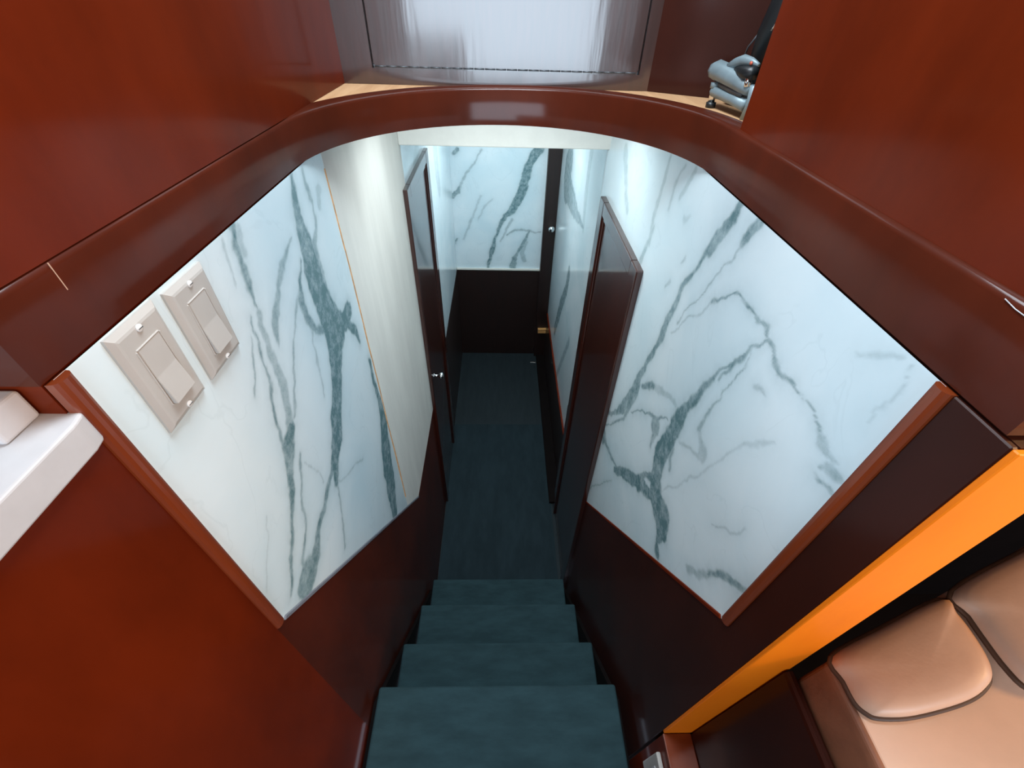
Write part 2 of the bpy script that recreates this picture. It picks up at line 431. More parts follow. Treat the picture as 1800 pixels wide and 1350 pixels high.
VEINS_RIGHT = [
  (0.85, [(0.6506,-0.2263,0.0086), (0.6599,-0.2484,0.0101), (0.6728,-0.2715,0.0086), (0.6868,-0.2964,0.0107), (0.6974,-0.3191,0.0105), (0.7083,-0.3315,0.0039)]),
  (0.85, [(0.7083,-0.3315,0.0047), (0.7252,-0.3615,0.0044), (0.7398,-0.3981,0.0057), (0.7559,-0.4381,0.0064), (0.7633,-0.4756,0.0081), (0.7739,-0.5177,0.0092), (0.7716,-0.5534,0.012), (0.782,-0.5925,0.007), (0.7992,-0.6395,0.0089), (0.8148,-0.6698,0.0063)]),
  (0.8, [(0.8148,-0.6698,0.008), (0.8281,-0.7184,0.0113), (0.8371,-0.7559,0.0154), (0.845,-0.8046,0.0165), (0.8765,-0.8729,0.0165), (0.9134,-0.939,0.0075), (1.0079,-1.0446,0.0038)]),
  (0.7, [(0.8132,-0.7341,0.0061), (0.8219,-0.7928,0.0076), (0.8367,-0.8509,0.0083), (0.8586,-0.9083,0.0041), (0.9339,-1.0145,0.0029), (1.0073,-1.1031,0.002)]),
  (0.8, [(0.5874,-0.2243,0.008), (0.5965,-0.24,0.0083), (0.6073,-0.2596,0.0089), (0.612,-0.2722,0.0055)]),
  (0.55, [(0.612,-0.2722,0.0034), (0.6166,-0.2832,0.0022), (0.6211,-0.3021,0.002), (0.6364,-0.3234,0.0013), (0.6504,-0.3493,0.0022), (0.6642,-0.3787,0.0014), (0.6865,-0.4127,0.0015), (0.7287,-0.4872,0.0017)]),
  (0.8, [(0.6296,-0.3858,0.0034), (0.6112,-0.3637,0.0027), (0.596,-0.3463,0.0019), (0.5725,-0.3305,0.0017), (0.551,-0.3245,0.002), (0.5368,-0.3311,0.0027), (0.5134,-0.3294,0.0024), (0.494,-0.3306,0.0032), (0.4734,-0.3284,0.0035), (0.4621,-0.337,0.0027), (0.4437,-0.339,0.0031), (0.4291,-0.3462,0.0049), (0.4149,-0.3532,0.0032), (0.3986,-0.3466,0.0027), (0.3858,-0.3436,0.0044), (0.3782,-0.3488,0.0018), (0.3593,-0.3475,0.0015), (0.3449,-0.3426,0.0016), (0.3337,-0.3468,0.0018), (0.3211,-0.3565,0.0018)]),
  (0.55, [(0.3211,-0.3565,0.0017), (0.308,-0.3606,0.0068), (0.2957,-0.3652,0.0059), (0.2856,-0.369,0.0024), (0.2744,-0.3671,0.0011)]),
  (0.6, [(0.2893,-0.3871,0.002), (0.2795,-0.3791,0.0058), (0.2685,-0.3791,0.0052), (0.2577,-0.3738,0.0027)]),
  (0.75, [(0.2911,-0.398,0.0013), (0.2786,-0.3987,0.0016), (0.2614,-0.3928,0.0023)]),
  (0.4, [(0.6296,-0.3858,0.0026), (0.6461,-0.4135,0.0024), (0.6865,-0.4549,0.0024), (0.7132,-0.4835,0.0021), (0.7369,-0.521,0.0016)]),
  (0.85, [(0.4621,-0.337,0.0014), (0.471,-0.3552,0.0021), (0.4873,-0.3676,0.0022), (0.4978,-0.3882,0.002), (0.513,-0.418,0.0021), (0.5291,-0.4516,0.0029), (0.5451,-0.4909,0.005), (0.5537,-0.5122,0.008), (0.5654,-0.5488,0.01)]),
  (1, [(0.5654,-0.5488,0.0094), (0.5804,-0.5863,0.0122), (0.5859,-0.619,0.0182), (0.5893,-0.6563,0.0194), (0.5929,-0.6961,0.0212), (0.601,-0.7439,0.0263), (0.5966,-0.7785,0.0241), (0.5898,-0.8116,0.0228), (0.572,-0.8304,0.0254), (0.5543,-0.8491,0.0261), (0.5269,-0.8522,0.0284), (0.503,-0.8476,0.034), (0.4903,-0.8611,0.0271), (0.4827,-0.8839,0.0148), (0.4784,-0.9138,0.0041), (0.467,-0.931,0.0132)]),
  (0.85, [(0.4862,-0.3688,0.0016), (0.4944,-0.3918,0.004), (0.5085,-0.4109,0.0044), (0.513,-0.4377,0.0032), (0.5184,-0.463,0.0026)]),
  (0.7, [(0.484,-0.3752,0.0013), (0.4818,-0.3945,0.0018), (0.4871,-0.4267,0.0018), (0.4975,-0.4723,0.0018), (0.5082,-0.5157,0.002), (0.5172,-0.5607,0.0044), (0.5162,-0.5746,0.0043)]),
  (0.4, [(0.5162,-0.5746,0.0056), (0.4994,-0.586,0.0065), (0.4787,-0.5922,0.0146), (0.4815,-0.6116,0.0052), (0.5188,-0.6335,0.0033), (0.5513,-0.6557,0.004)]),
  (0.7, [(0.5652,-0.6903,0.0055), (0.5626,-0.7149,0.005), (0.5519,-0.7395,0.0041)]),
  (0.95, [(0.5809,-0.821,0.0113), (0.6319,-0.8627,0.0068), (0.6448,-0.9114,0.0129), (0.692,-0.9652,0.0166), (0.7491,-1.0229,0.014), (0.8098,-1.0943,0.0072)]),
  (0.95, [(0.5584,-0.8554,0.0109), (0.6054,-0.8907,0.0129), (0.6552,-0.9336,0.0187)]),
  (0.75, [(0.7937,-1.064,0.0036), (0.859,-1.0924,0.0051), (0.938,-1.1171,0.0071), (0.9842,-1.1269,0.0262), (1.0331,-1.1374,0.0108)]),
  (0.5, [(0.9847,-1.4374,0.0034), (0.8941,-1.281,0.0021), (0.8131,-1.1403,0.0019)]),
  (0.85, [(0.792,-0.7245,0.0057), (0.749,-0.6813,0.008), (0.7333,-0.6705,0.0056)]),
  (0.4, [(0.7333,-0.6705,0.0065), (0.7027,-0.651,0.0074), (0.6654,-0.6328,0.0063), (0.6173,-0.6139,0.0062)]),
  (0.75, [(0.8122,-0.839,0.0015), (0.7222,-0.738,0.0021), (0.6713,-0.7096,0.0072), (0.6477,-0.6846,0.0026), (0.6259,-0.6702,0.0014)]),
  (0.7, [(0.6698,-0.7269,0.0207), (0.6568,-0.7513,0.0092), (0.6559,-0.7909,0.0041)]),
  (0.32, [(0.5471,-0.8157,0.0019), (0.4899,-0.7016,0.0022), (0.4626,-0.6416,0.0027), (0.4344,-0.5665,0.002), (0.4163,-0.5217,0.0023), (0.3986,-0.4838,0.0029), (0.3776,-0.4462,0.0034), (0.3633,-0.4257,0.0018)]),
  (0.4, [(0.3759,-0.6514,0.001), (0.3535,-0.6265,0.0015), (0.3393,-0.6115,0.0017), (0.3298,-0.591,0.0016), (0.322,-0.566,0.0016)]),
  (0.5, [(0.366,-0.8037,0.0067), (0.343,-0.7693,0.006), (0.3221,-0.7292,0.0055)]),
  (0.85, [(0.3221,-0.7292,0.0044), (0.3108,-0.6933,0.0052), (0.2913,-0.6678,0.0079), (0.2724,-0.6457,0.0064), (0.256,-0.6202,0.0025)]),
  (0.3, [(0.3366,-0.2597,0.0028), (0.3196,-0.2463,0.0032), (0.2969,-0.2362,0.0025)]),
  (0.3, [(0.2828,-0.2395,0.0013), (0.2769,-0.2579,0.0016), (0.2781,-0.2734,0.0016), (0.2845,-0.2936,0.0017), (0.2862,-0.3034,0.0017)]),
  (0.45, [(0.442,-0.406,0.0033), (0.4338,-0.3952,0.0034), (0.4228,-0.3976,0.0034)]),
  (0.4, [(0.9978,-0.2528,0.0053), (0.996,-0.3155,0.0072), (1.006,-0.3821,0.0077), (0.9974,-0.4474,0.0083)]),
  (0.4, [(0.9027,-0.2431,0.0035), (0.93,-0.2942,0.0058), (0.9284,-0.3401,0.005)]),
  (0.4, [(0.8515,-0.2367,0.0063), (0.8664,-0.2632,0.0067), (0.8846,-0.3012,0.0048)]),
  (0.5, [(0.9876,-0.4015,0.0048), (1.0022,-0.4424,0.0065), (1.0286,-0.5073,0.0085)]),
  (0.3, [(0.8399,-0.3213,0.0052), (0.8171,-0.3049,0.0025)]),
  (0.5, [(0.8182,-0.4435,0.0039), (0.8316,-0.4658,0.003)]),
  (0.4, [(0.78,-0.3738,0.0033), (0.7911,-0.3888,0.0025)]),
  (0.3, [(1.6711,-0.4155,0.0146), (1.6634,-0.4729,0.019), (1.678,-0.5363,0.0138)]),
  (0.4, [(1.3641,-0.3378,0.0185), (1.3215,-0.3743,0.0139), (1.282,-0.4237,0.0107), (1.2311,-0.4531,0.0092)]),
]
VEINS_RIGHT_FAR = [
  (0.7, [(2.6536,-0.713,0.0649), (2.7072,-0.8047,0.1216), (2.6022,-0.8505,0.0623), (2.3827,-0.852,0.0496), (2.2164,-0.8491,0.0229), (2.0239,-0.8288,0.0096)]),
  (0.8, [(2.2621,-1.1921,0.0334), (2.2879,-1.3171,0.0334), (2.4261,-1.5224,0.0396), (2.5631,-1.7984,0.0323)]),
  (0.35, [(2.0679,-0.5084,0.0326), (2.0722,-0.5902,0.0273), (2.0674,-0.6868,0.0293), (2.0239,-0.8288,0.0228)]),
  (0.5, [(1.9852,-1.4701,0.0178), (2.1622,-1.7839,0.0206), (2.259,-1.9658,0.0172)]),
]
VEINS_END = [
  (0.95, [(0.2424,-0.7542,0.0252), (0.2084,-0.7984,0.022), (0.1748,-0.8677,0.0225), (0.166,-0.9209,0.0229), (0.1431,-1.0127,0.0233), (0.1067,-1.0893,0.0237), (0.0765,-1.1485,0.024), (0.0292,-1.1893,0.0141), (-0.0026,-1.2512,0.0102), (-0.0353,-1.336,0.0083), (-0.0607,-1.4237,0.0127), (-0.0782,-1.4917,0.0107), (-0.0921,-1.5851,0.0087)]),
  (0.5, [(0.078,-1.2087,0.0081), (0.0388,-1.2922,0.0062), (-0.0018,-1.3787,0.0042)]),
  (0.8, [(0.2041,-1.2977,0.0063), (0.1585,-1.3978,0.0107), (0.127,-1.4655,0.0087), (0.107,-1.5116,0.0153), (0.0912,-1.5726,0.0198)]),
  (0.6, [(0.0394,-1.3261,0.0042), (0.1005,-1.2869,0.0063), (0.2037,-1.2892,0.0063), (0.2462,-1.3097,0.0042), (0.2871,-1.3005,0.0043)]),
  (0.5, [(-0.1335,-0.7619,0.0053), (-0.1725,-0.8401,0.0053), (-0.2233,-0.9002,0.0071), (-0.2643,-0.9654,0.0073), (-0.2865,-1.021,0.0094)]),
  (0.85, [(-0.3273,-1.0555,0.0147), (-0.2949,-1.0323,0.0129), (-0.2816,-1.0023,0.0074)]),
  (0.4, [(-0.1406,-1.0557,0.0057), (-0.1827,-1.1533,0.0059), (-0.2267,-1.2552,0.008), (-0.2727,-1.3616,0.0061)]),
  (0.35, [(-0.0626,-1.0733,0.0038), (-0.1226,-1.1325,0.0058), (-0.1645,-1.2131,0.004)]),
  (0.85, [(-0.3095,-0.7854,0.01), (-0.2864,-0.765,0.0116)]),
  (0.7, [(-0.3499,-1.3978,0.0102), (-0.3226,-1.3625,0.0061)]),
  (0.5, [(0.187,-1.3754,0.0085), (0.1612,-1.4649,0.0129), (0.1809,-1.5242,0.013)]),
]
VEINS_LEFT_FAR = [
  (0.3, [(1.9141,-0.4786,0.0305), (1.8252,-0.5127,0.0223)]),
  (0.3, [(2.4379,-0.6077,0.0635), (2.4326,-0.7086,0.0514), (2.4645,-0.8041,0.0385)]),
]

def boxes(name, lst, m, parent=None):
    bm = bmesh.new()
    off = parent.location if parent is not None else Vector((0, 0, 0))
    for x0, x1, y0, y1, z0, z1 in lst:
        v = [bm.verts.new((x - off.x, y - off.y, z - off.z)) for x in (x0, x1) for y in (y0, y1) for z in (z0, z1)]
        for f in ((0, 1, 3, 2), (4, 6, 7, 5), (0, 4, 5, 1), (2, 3, 7, 6), (0, 2, 6, 4), (1, 5, 7, 3)):
            bm.faces.new([v[i] for i in f])
    return finish(bm, name, m, parent)


XL, XR = -0.336, 0.356          # faces of the two stairwell walls
ZF, ZS = -2.41, -1.40           # lower passage floor, salon floor
YE = 3.08                       # end wall
DL, DR = -1.575, -1.594         # top of the dado, left and right

# ================================================================ structure
tag(box('floor', -0.42, 0.45, 0.90, YE + 0.05, ZF - 0.05, ZF, M['floor']), kind='structure')
tag(box('floor_salon', -1.95, 2.15, -2.6, -0.02, ZS - 0.06, ZS - 0.003, M['carpet']), kind='structure')

tag(box('floor_salon_fore', 0.4205, 2.15, -0.02, 0.60, ZS - 0.06, ZS - 0.003, M['black_board']), kind='structure')  # black colour paints in the shade of the gap beside the settee

# ---- left wall: mahogany with marble sheet, bare board and dado
wl = prism('wall_left', [(-2.6, ZF - 0.04), (YE + 0.04, ZF - 0.04), (YE + 0.04, -0.226), (0.243, -0.226), (0.243, -0.2875), (-2.6, -0.2875)], 'X', -0.376, -0.340, M['mahogany'])
tag(wl, kind='structure')
marble_sheet('marble_sheet', 'X', XL, 0.250, 0.892, -1.585, -0.226, VEINS_LEFT, wl, 0.003)
marble_sheet('marble_sheet', 'X', XL, 1.60, YE, -1.60, -0.30, VEINS_LEFT_FAR, wl, 0.012, seed=5)
box('backing_board', -0.340, -0.3355, 0.892, 1.60, -1.585, -0.226, M['beige'], wl)
# torn edge of the missing marble sheet
tr = [(0.8905, -0.26, .0015), (0.8925, -0.40, .002), (0.894, -0.47, .0035), (0.8935, -0.56, .004), (0.8925, -0.68, .0035), (0.894, -0.80, .005), (0.8925, -0.98, .003), (0.893, -1.12, .006), (0.892, -1.2, .007), (0.8925, -1.30, .004), (0.891, -1.36, .005)]
poly = [(y + r, z) for y, z, r in tr] + [(y - 0.001, z) for y, z, r in reversed(tr)]
prism('torn_edge', poly, 'X', -0.3365, -0.3345, M['glue'], wl)
prism('dado_panel', [(0.2445, ZF), (1.60, ZF), (1.60, DL), (1.03, DL), (0.2445, -0.7225)], 'X', -0.3405, -0.3345, M['mahogany_brown'], wl)  # browner than side_panel: shade down the stairwell is painted into the wood
prism('side_panel', [(-2.6, ZF), (0.2445, ZF), (0.2445, -0.2878), (-2.6, -0.2878)], 'X', -0.3405, -0.3345, M['mahogany'], wl)
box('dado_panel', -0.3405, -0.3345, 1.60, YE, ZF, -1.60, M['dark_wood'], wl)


def half_round(name, x, y0, y1, z0, z1, s, proud, m, parent):
    n = 8
    prof = [(x + s * proud * math.sin(math.pi * k / n) ** 0.6, y0 + (y1 - y0) * (0.5 - 0.5 * math.cos(math.pi * k / n))) for k in range(n + 1)]
    return prism(name, prof, 'Z', z0, z1, m, parent, smooth=False)


half_round('edge_trim', -0.338, 0.2435, 0.2620, -0.7250, -0.2262, 1, 0.010, M['trim_wood'], wl)


def slope_cap(name, x, s, ya, za, yb, zb, h, t, m, parent):
    d = Vector((yb - ya, zb - za)).normalized()
    n_ = Vector((-d.y, d.x))
    poly = [(ya, za), (yb, zb), (yb + n_.x * h, zb + n_.y * h), (ya + n_.x * h, za + n_.y * h)]
    return prism(name, poly, 'X', x, x + s * t, m, parent, bevel=0.001, seg=1)


slope_cap('dado_cap', -0.338, 1, 0.262, -0.742, 1.03, -1.5755, 0.007, 0.005, M['cap_grey'], wl)

# ---- right wall
wr = prism('wall_right', [(0.187, ZF - 0.04), (1.60, ZF - 0.04), (1.60, -0.226), (0.187, -0.226)], 'X', 0.360, 0.420, M['mahogany_dark'])
tag(wr, kind='structure')
marble_sheet('marble_sheet', 'X', XR, 0.250, 1.60, -1.60, -0.226, VEINS_RIGHT, wr, 0.0034, flip=True, seed=3)
prism('dado_panel', [(0.187, ZF), (1.60, ZF), (1.60, DR), (1.03, DR), (0.240, -0.716), (0.240, -0.2265), (0.187, -0.2265)], 'X', 0.3545, 0.3605, M['mahogany_dark'], wr, bevel=0.0012, seg=1)
half_round('edge_trim', 0.358, 0.2395, 0.2570, -0.718, -0.2262, -1, 0.010, M['trim_wood'], wr)
slope_cap('dado_cap', 0.358, -1, 0.257, -0.736, 1.03, -1.5945, 0.007, 0.005, M['mahogany'], wr)
box('end_board', 0.3545, 0.4205, 0.1815, 0.187, -1.1655, -0.2265, M['teak'], wr, bevel=0.001, seg=1)

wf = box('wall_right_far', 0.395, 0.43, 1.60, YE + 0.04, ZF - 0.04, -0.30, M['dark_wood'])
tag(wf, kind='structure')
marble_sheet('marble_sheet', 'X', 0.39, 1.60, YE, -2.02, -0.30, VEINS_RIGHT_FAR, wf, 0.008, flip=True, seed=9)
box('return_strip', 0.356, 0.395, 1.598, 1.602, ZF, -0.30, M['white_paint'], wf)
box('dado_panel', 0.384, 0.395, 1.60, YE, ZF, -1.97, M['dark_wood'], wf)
box('dado_cap', 0.380, 0.392, 1.60, YE - 0.05, -1.972, -1.962, M['mahogany'], wf)
box('plinth', 0.318, 0.384, 1.53, YE - 0.05, ZF, ZF + 0.02, M['black_board'], wf)

# ---- end wall
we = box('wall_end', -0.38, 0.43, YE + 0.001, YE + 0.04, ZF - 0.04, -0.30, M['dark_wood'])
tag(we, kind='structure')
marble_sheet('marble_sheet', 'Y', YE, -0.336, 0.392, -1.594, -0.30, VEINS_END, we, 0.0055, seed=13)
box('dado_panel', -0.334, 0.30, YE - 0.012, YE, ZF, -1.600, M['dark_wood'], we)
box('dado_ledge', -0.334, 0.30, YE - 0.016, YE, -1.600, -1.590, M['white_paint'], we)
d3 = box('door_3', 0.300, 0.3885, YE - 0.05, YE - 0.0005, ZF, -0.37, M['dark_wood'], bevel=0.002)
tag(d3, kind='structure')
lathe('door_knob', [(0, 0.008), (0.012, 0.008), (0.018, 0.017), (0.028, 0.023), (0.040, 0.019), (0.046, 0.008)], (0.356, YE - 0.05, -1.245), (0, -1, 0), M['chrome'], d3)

# ---- ceiling below deck, white cross beam
arcN = 40
CX, RC, CY = 0.010, 0.346, 0.757


def u_curve(off=0.0, y0l=0.2395, y0r=0.1965, nstraight=10):
    pts = []
    for k in range(nstraight):
        pts.append((CX - RC - off, y0l + (CY - y0l) * k / nstraight))
    for k in range(arcN + 1):
        a = math.pi - math.pi * k / arcN
        pts.append((CX + (RC + off) * math.cos(a), CY + (RC + off) * math.sin(a)))
    for k in range(1, nstraight + 1):
        pts.append((CX + RC + off, CY + (y0r - CY) * k / nstraight))
    return pts


arc = [p for p in u_curve(0.034) if p[1] > 0.60]
cl = prism('ceiling', [(-0.40, 0.60)] + arc + [(0.62, 0.60), (0.62, 1.63), (-0.40, 1.63)], 'Z', -0.2285, -0.2245, M['white_paint'])
tag(cl, kind='structure')
tag(box('ceiling_passage', -0.38, 0.43, 1.62, YE + 0.04, -0.375, -0.33, M['white_paint']), kind='structure')
bmw = box('trim_1', -0.3355, 0.394, 1.575, 1.625, -0.384, -0.2290, M['white_paint'], bevel=0.003)
tag(bmw, kind='structure')
box('corner_fillet', 0.375, 0.394, 1.570, 1.578, -0.386, -0.350, M['plastic'], bmw)

# ---- ledge of raw plywood behind the curve
arc = [p for p in u_curve(0.018) if p[1] > 0.60]
deck = prism('ledge', [(-0.40, 0.60)] + arc + [(0.66, 0.60), (0.66, 1.20), (-0.40, 1.20)], 'Z', -0.2240, -0.1585, M['raw_ply'])
tag(deck, kind='structure')

# ---- curved coaming around the stairwell
ci = u_curve(0.0)
co_ = u_curve(0.036)
bm = bmesh.new()
rings = []
for (xi, yi), (xo, yo) in zip(ci, co_):
    zt = -0.1535 + 0.013 * xi
    prof = [(0.0, -0.2235), (0.0, zt - 0.006), (0.06, zt - 0.0022), (0.17, zt), (1.0, zt), (1.0, -0.2235)]
    rings.append([bm.verts.new((xi + (xo - xi) * t, yi + (yo - yi) * t, z)) for t, z in prof])
for A, B in zip(rings, rings[1:]):
    for k in range(6):
        bm.faces.new((A[k], A[(k + 1) % 6], B[(k + 1) % 6], B[k]))
bm.faces.new(rings[0])
bm.faces.new(list(reversed(rings[-1])))
coam = finish(bm, 'trim_2', M['mahogany_brown'], None, False)
for p_ in coam.data.polygons:
    p_.use_smooth = len(p_.vertices) == 4
tag(coam, kind='structure')
try:
    coam.data.set_sharp_from_angle(angle=math.radians(35))
except Exception:
    pass
# filler line of the mitre joint in the left leg and two nicks on the right
box('joint_line', -0.3363, -0.3357, 0.3044, 0.3051, -0.181, -0.1585, M['leather'], coam)
tube('scratch', [(0.3556, 0.262, -0.153), (0.3556, 0.252, -0.155), (0.3556, 0.240, -0.1558)], 0.0004, M['counter'], coam, 6)

# ---- panels above the coaming
tag(box('wall_upper_left', -0.40, -0.3385, 0.2395, 1.15, -0.1580, 0.72, M['mahogany']), kind='structure')
tag(box('wall_upper_right', 0.3625, 0.42, 0.1865, 0.745, -0.1490, 0.72, M['mahogany']), kind='structure')
HX0, HX1, HZ0, HZ1 = -0.2715, 0.2915, -0.1265, 0.42
YP = 1.135
tag(boxes('wall_front', [(-0.40, HX0 - 0.003, YP, YP + 0.02, -0.158, 0.72), (HX1 + 0.003, 0.318, YP, YP + 0.02, -0.158, 0.72),
                         (HX0 - 0.003, HX1 + 0.003, YP, YP + 0.02, -0.158, HZ0 - 0.003), (HX0 - 0.003, HX1 + 0.003, YP, YP + 0.02, HZ1 + 0.003, 0.72),
                         (-0.40, 0.318, YP + 0.02, YP + 0.03, -0.158, 0.72)], M['mahogany_panel']), kind='structure')
tag(prism('wall_niche', [(0.318, YP), (0.62, 0.965), (0.64, 1.0), (0.33, YP + 0.03)], 'Z', -0.158, 0.72, M['mahogany_dark']), kind='structure')
tag(box('wall_niche_side', 0.60, 0.62, 0.42, 1.0, -0.158, 0.72, M['dark_wood']), kind='structure')

# ---- the salon the viewer stands in (behind the frame): lining, window openings, headliner
tag(box('ceiling_salon', -1.95, 2.15, -2.6, 1.2, 0.72, 0.76, M['headliner']), kind='structure')
tag(box('wall_fore_port', -1.95, -0.376, 0.243, 0.30, -2.0, 0.72, M['mahogany']), kind='structure')
tag(box('wall_fore_starboard', 0.42, 2.15, 0.56, 0.60, -2.0, 0.72, M['black_board']), kind='structure')  # coloured black to paint the shadowed gap behind the settee
tag(boxes('wall_aft', [(-1.95, 2.15, -2.64, -2.6, ZS, -0.62), (-1.95, -1.38, -2.64, -2.6, -0.62, 0.72), (1.38, 2.15, -2.64, -2.6, -0.62, 0.72), (-1.38, 1.38, -2.64, -2.6, 0.52, 0.72)], M['salon_wall']), kind='structure')
for nm, x0, x1 in (('wall_port', -1.99, -1.95), ('wall_starboard', 2.15, 2.19)):
    tag(boxes(nm, [(x0, x1, -2.6, 0.60, ZS, -0.02), (x0, x1, -2.6, -1.86, -0.02, 0.72), (x0, x1, -0.04, 0.60, -0.02, 0.72), (x0, x1, -1.86, -0.04, 0.62, 0.72)], M['salon_wall']), kind='structure')

# ================================================================ doors


def door(name, s, xf, y0, y1, z0, z1, knob, panel_in):
    """panelled door standing against a wall; s=+1 faces +X, xf = face"""
    xb = xf - s * 0.030
    root = empty(name, ((xf + xb) / 2, (y0 + y1) / 2, z0))
    tag(root, kind='structure')
    a, b = min(xf, xb), max(xf, xb)
    sw, rw = 0.062, 0.075
    m = M['door_wood']
    box('stile', a, b, y0, y0 + sw, z0, z1, m, root, bevel=0.003)
    box('stile', a, b, y1 - sw, y1, z0, z1, m, root, bevel=0.003)
    box('rail', a + .0005, b - .0005, y0 + sw, y1 - sw, z1 - 0.045, z1, m, root, bevel=0.003)
    xi = xf - s * panel_in
    ra, rb = min(xi, xb), max(xi, xb)
    box('rail', ra, rb, y0 + sw, y1 - sw, z0, z0 + 0.12, m, root)
    pa, pb = min(xi, xi - s * 0.012), max(xi, xi - s * 0.012)
    pn = box('panel', pa, pb, y0 + sw - .004, y1 - sw + .004, z0 + 0.116, z1 - 0.041, m, root)
    # bead round the panel
    for yy in (y0 + sw, y1 - sw - 0.012):
        ba, bb = min(xi, xi + s * 0.005), max(xi, xi + s * 0.005)
        box('bead', ba, bb, yy, yy + 0.012, z0 + 0.12, z1 - 0.045, m, root, bevel=0.002, seg=1).parent = pn
    ba, bb = min(xi, xi + s * 0.005), max(xi, xi + s * 0.005)
    box('bead', ba, bb, y0 + sw, y1 - sw, z1 - 0.057, z1 - 0.045, m, root, bevel=0.002, seg=1).parent = pn
    if knob:
        ky, kz = knob
        lathe('door_knob', [(0, 0.011), (0.003, 0.011), (0.004, 0.006), (0.020, 0.006), (0.026, 0.012), (0.034, 0.017), (0.042, 0.015), (0.046, 0.006)], (xf, ky, kz), (s, 0, 0), M['chrome'], root)
    return root


door('door_1', 1, -0.320, 1.545, 2.085, ZF + 0.0003, -0.515, (1.60, -1.40), 0.010)
door('door_2', -1, 0.338, 0.985, 1.520, ZF + 0.0003, -0.512, None, 0.010)

# ================================================================ stairs
st = empty('staircase', (0, 0.5, ZF))
tag(st, 'steep staircase with dark blue-grey carpeted treads descending between the marble walls', 'stairs')
noses = [(0.326, -1.400), (0.506, -1.648), (0.728, -1.903), (0.945, -2.157)]
back = -0.02
for i, (yn, z) in enumerate(noses):
    box('tread', -0.319, 0.322, back, yn, z - 0.032, z, M['carpet'], st, bevel=0.007, seg=3)
    zb = noses[i + 1][1] if i < 3 else ZF
    box('riser', -0.316, 0.319, yn - 0.030, yn - 0.014, zb, z - 0.031, M['carpet'], st)
    back = yn - 0.030
for x0 in (-0.3342, 0.3225):
    poly = [(-0.02, -1.44), (0.30, -1.44), (0.915, -2.20), (0.915, ZF), (0.70, ZF), (-0.02, -1.70)]
    prism('stringer', poly, 'X', x0, x0 + 0.0115, M['black_board'], st)

rn = box('carpet_runner', -0.330, 0.330, 0.962, 2.205, ZF, ZF + 0.004, M['carpet_low'], bevel=0.001, seg=1)
tag(rn, 'dark blue-grey carpet runner on the passage floor below the stairs', 'carpet')

# floor plate at the far end of the passage
fp = box('floor_plate', 0.265, 0.312, 2.935, 2.950, ZF, ZF + 0.004, M['chrome'], bevel=0.001, seg=1)
tag(fp, 'thin metal strip on the dark floor near the end wall', 'strip')
ct = empty('wooden_catch', (0.356, YE - 0.05, -2.12))
tag(ct, 'small light wooden catch at the foot of the dark end post', 'catch')
box('block', 0.318, 0.392, YE - 0.072, YE - 0.0505, -2.148, -2.112, M['brass'], ct, bevel=0.003)
box('lip', 0.316, 0.394, YE - 0.078, YE - 0.0505, -2.1115, -2.104, M['brass'], ct, bevel=0.002, seg=1)

# ================================================================ light switches


def wall_switch(y0, y1, z0, z1, label):
    x = XL
    root = empty('light_switch', (x, (y0 + y1) / 2, (z0 + z1) / 2))
    tag(root, label, 'light switch', 'light switches on the left marble wall')
    # bevelled cover plate
    bm = bmesh.new()
    o = root.location
    w_, h_ = (y1 - y0) / 2, (z1 - z0) / 2
    lay = [(0.0, 0.0), (0.0025, 0.0), (0.0062, 0.0050), (0.0068, 0.0075)]
    rg = []
    for dx, ins in lay:
        rg.append([bm.verts.new((dx, sy * (w_ - ins), sz * (h_ - ins))) for sy, sz in ((-1, -1), (1, -1), (1, 1), (-1, 1))])
    for A, B in zip(rg, rg[1:]):
        for k in range(4):
            bm.faces.new((A[k], A[(k + 1) % 4], B[(k + 1) % 4], B[k]))
    bm.faces.new(rg[-1])
    bm.faces.new(list(reversed(rg[0])))
    finish(bm, 'cover_plate', M['plastic'], root, False)
    # window rim and rocker, pressed in at the top
    rw, rh = 0.0168, 0.0335
    cy, cz = o.y, o.z
    for a in ((-rw - 0.0015, -rw, -rh, rh), (rw, rw + 0.0015, -rh, rh), (-rw, rw, rh, rh + 0.0015), (-rw, rw, -rh - 0.0015, -rh)):
        box('window_rim', x + 0.006, x + 0.0080, cy + a[0], cy + a[1], cz + a[2], cz + a[3], M['plastic'], root, bevel=0.0006, seg=1)
    prism('rocker', [(x + 0.0060, cz + rh), (x + 0.0075, cz + rh), (x + 0.0082, cz + 0.001), (x + 0.0125, cz - rh + 0.0006), (x + 0.0060, cz - rh + 0.0006)], 'Y', cy - rw + 0.0008, cy + rw - 0.0008, M['plastic'], root, bevel=0.0006, seg=1)
    for sz in (-1, 1):
        sc = lathe('screw', [(0, 0.0038), (0.0014, 0.0036), (0.0022, 0.0022)], (x + 0.0066, cy, cz + sz * 0.0485), (1, 0, 0), M['screw'], root, 12)
        q = box('slot', x + 0.0086, x + 0.0090, cy - 0.0028, cy + 0.0028, cz + sz * 0.0485 - 0.0004, cz + sz * 0.0485 + 0.0004, M['hinge'], root)
        q.parent = sc
    return root


wall_switch(0.2995, 0.3670, -0.3425, -0.2275, 'almond rocker light switch nearest the white counter')
wall_switch(0.3825, 0.4530, -0.3440, -0.2310, 'almond rocker light switch closer to the grey marble veins')

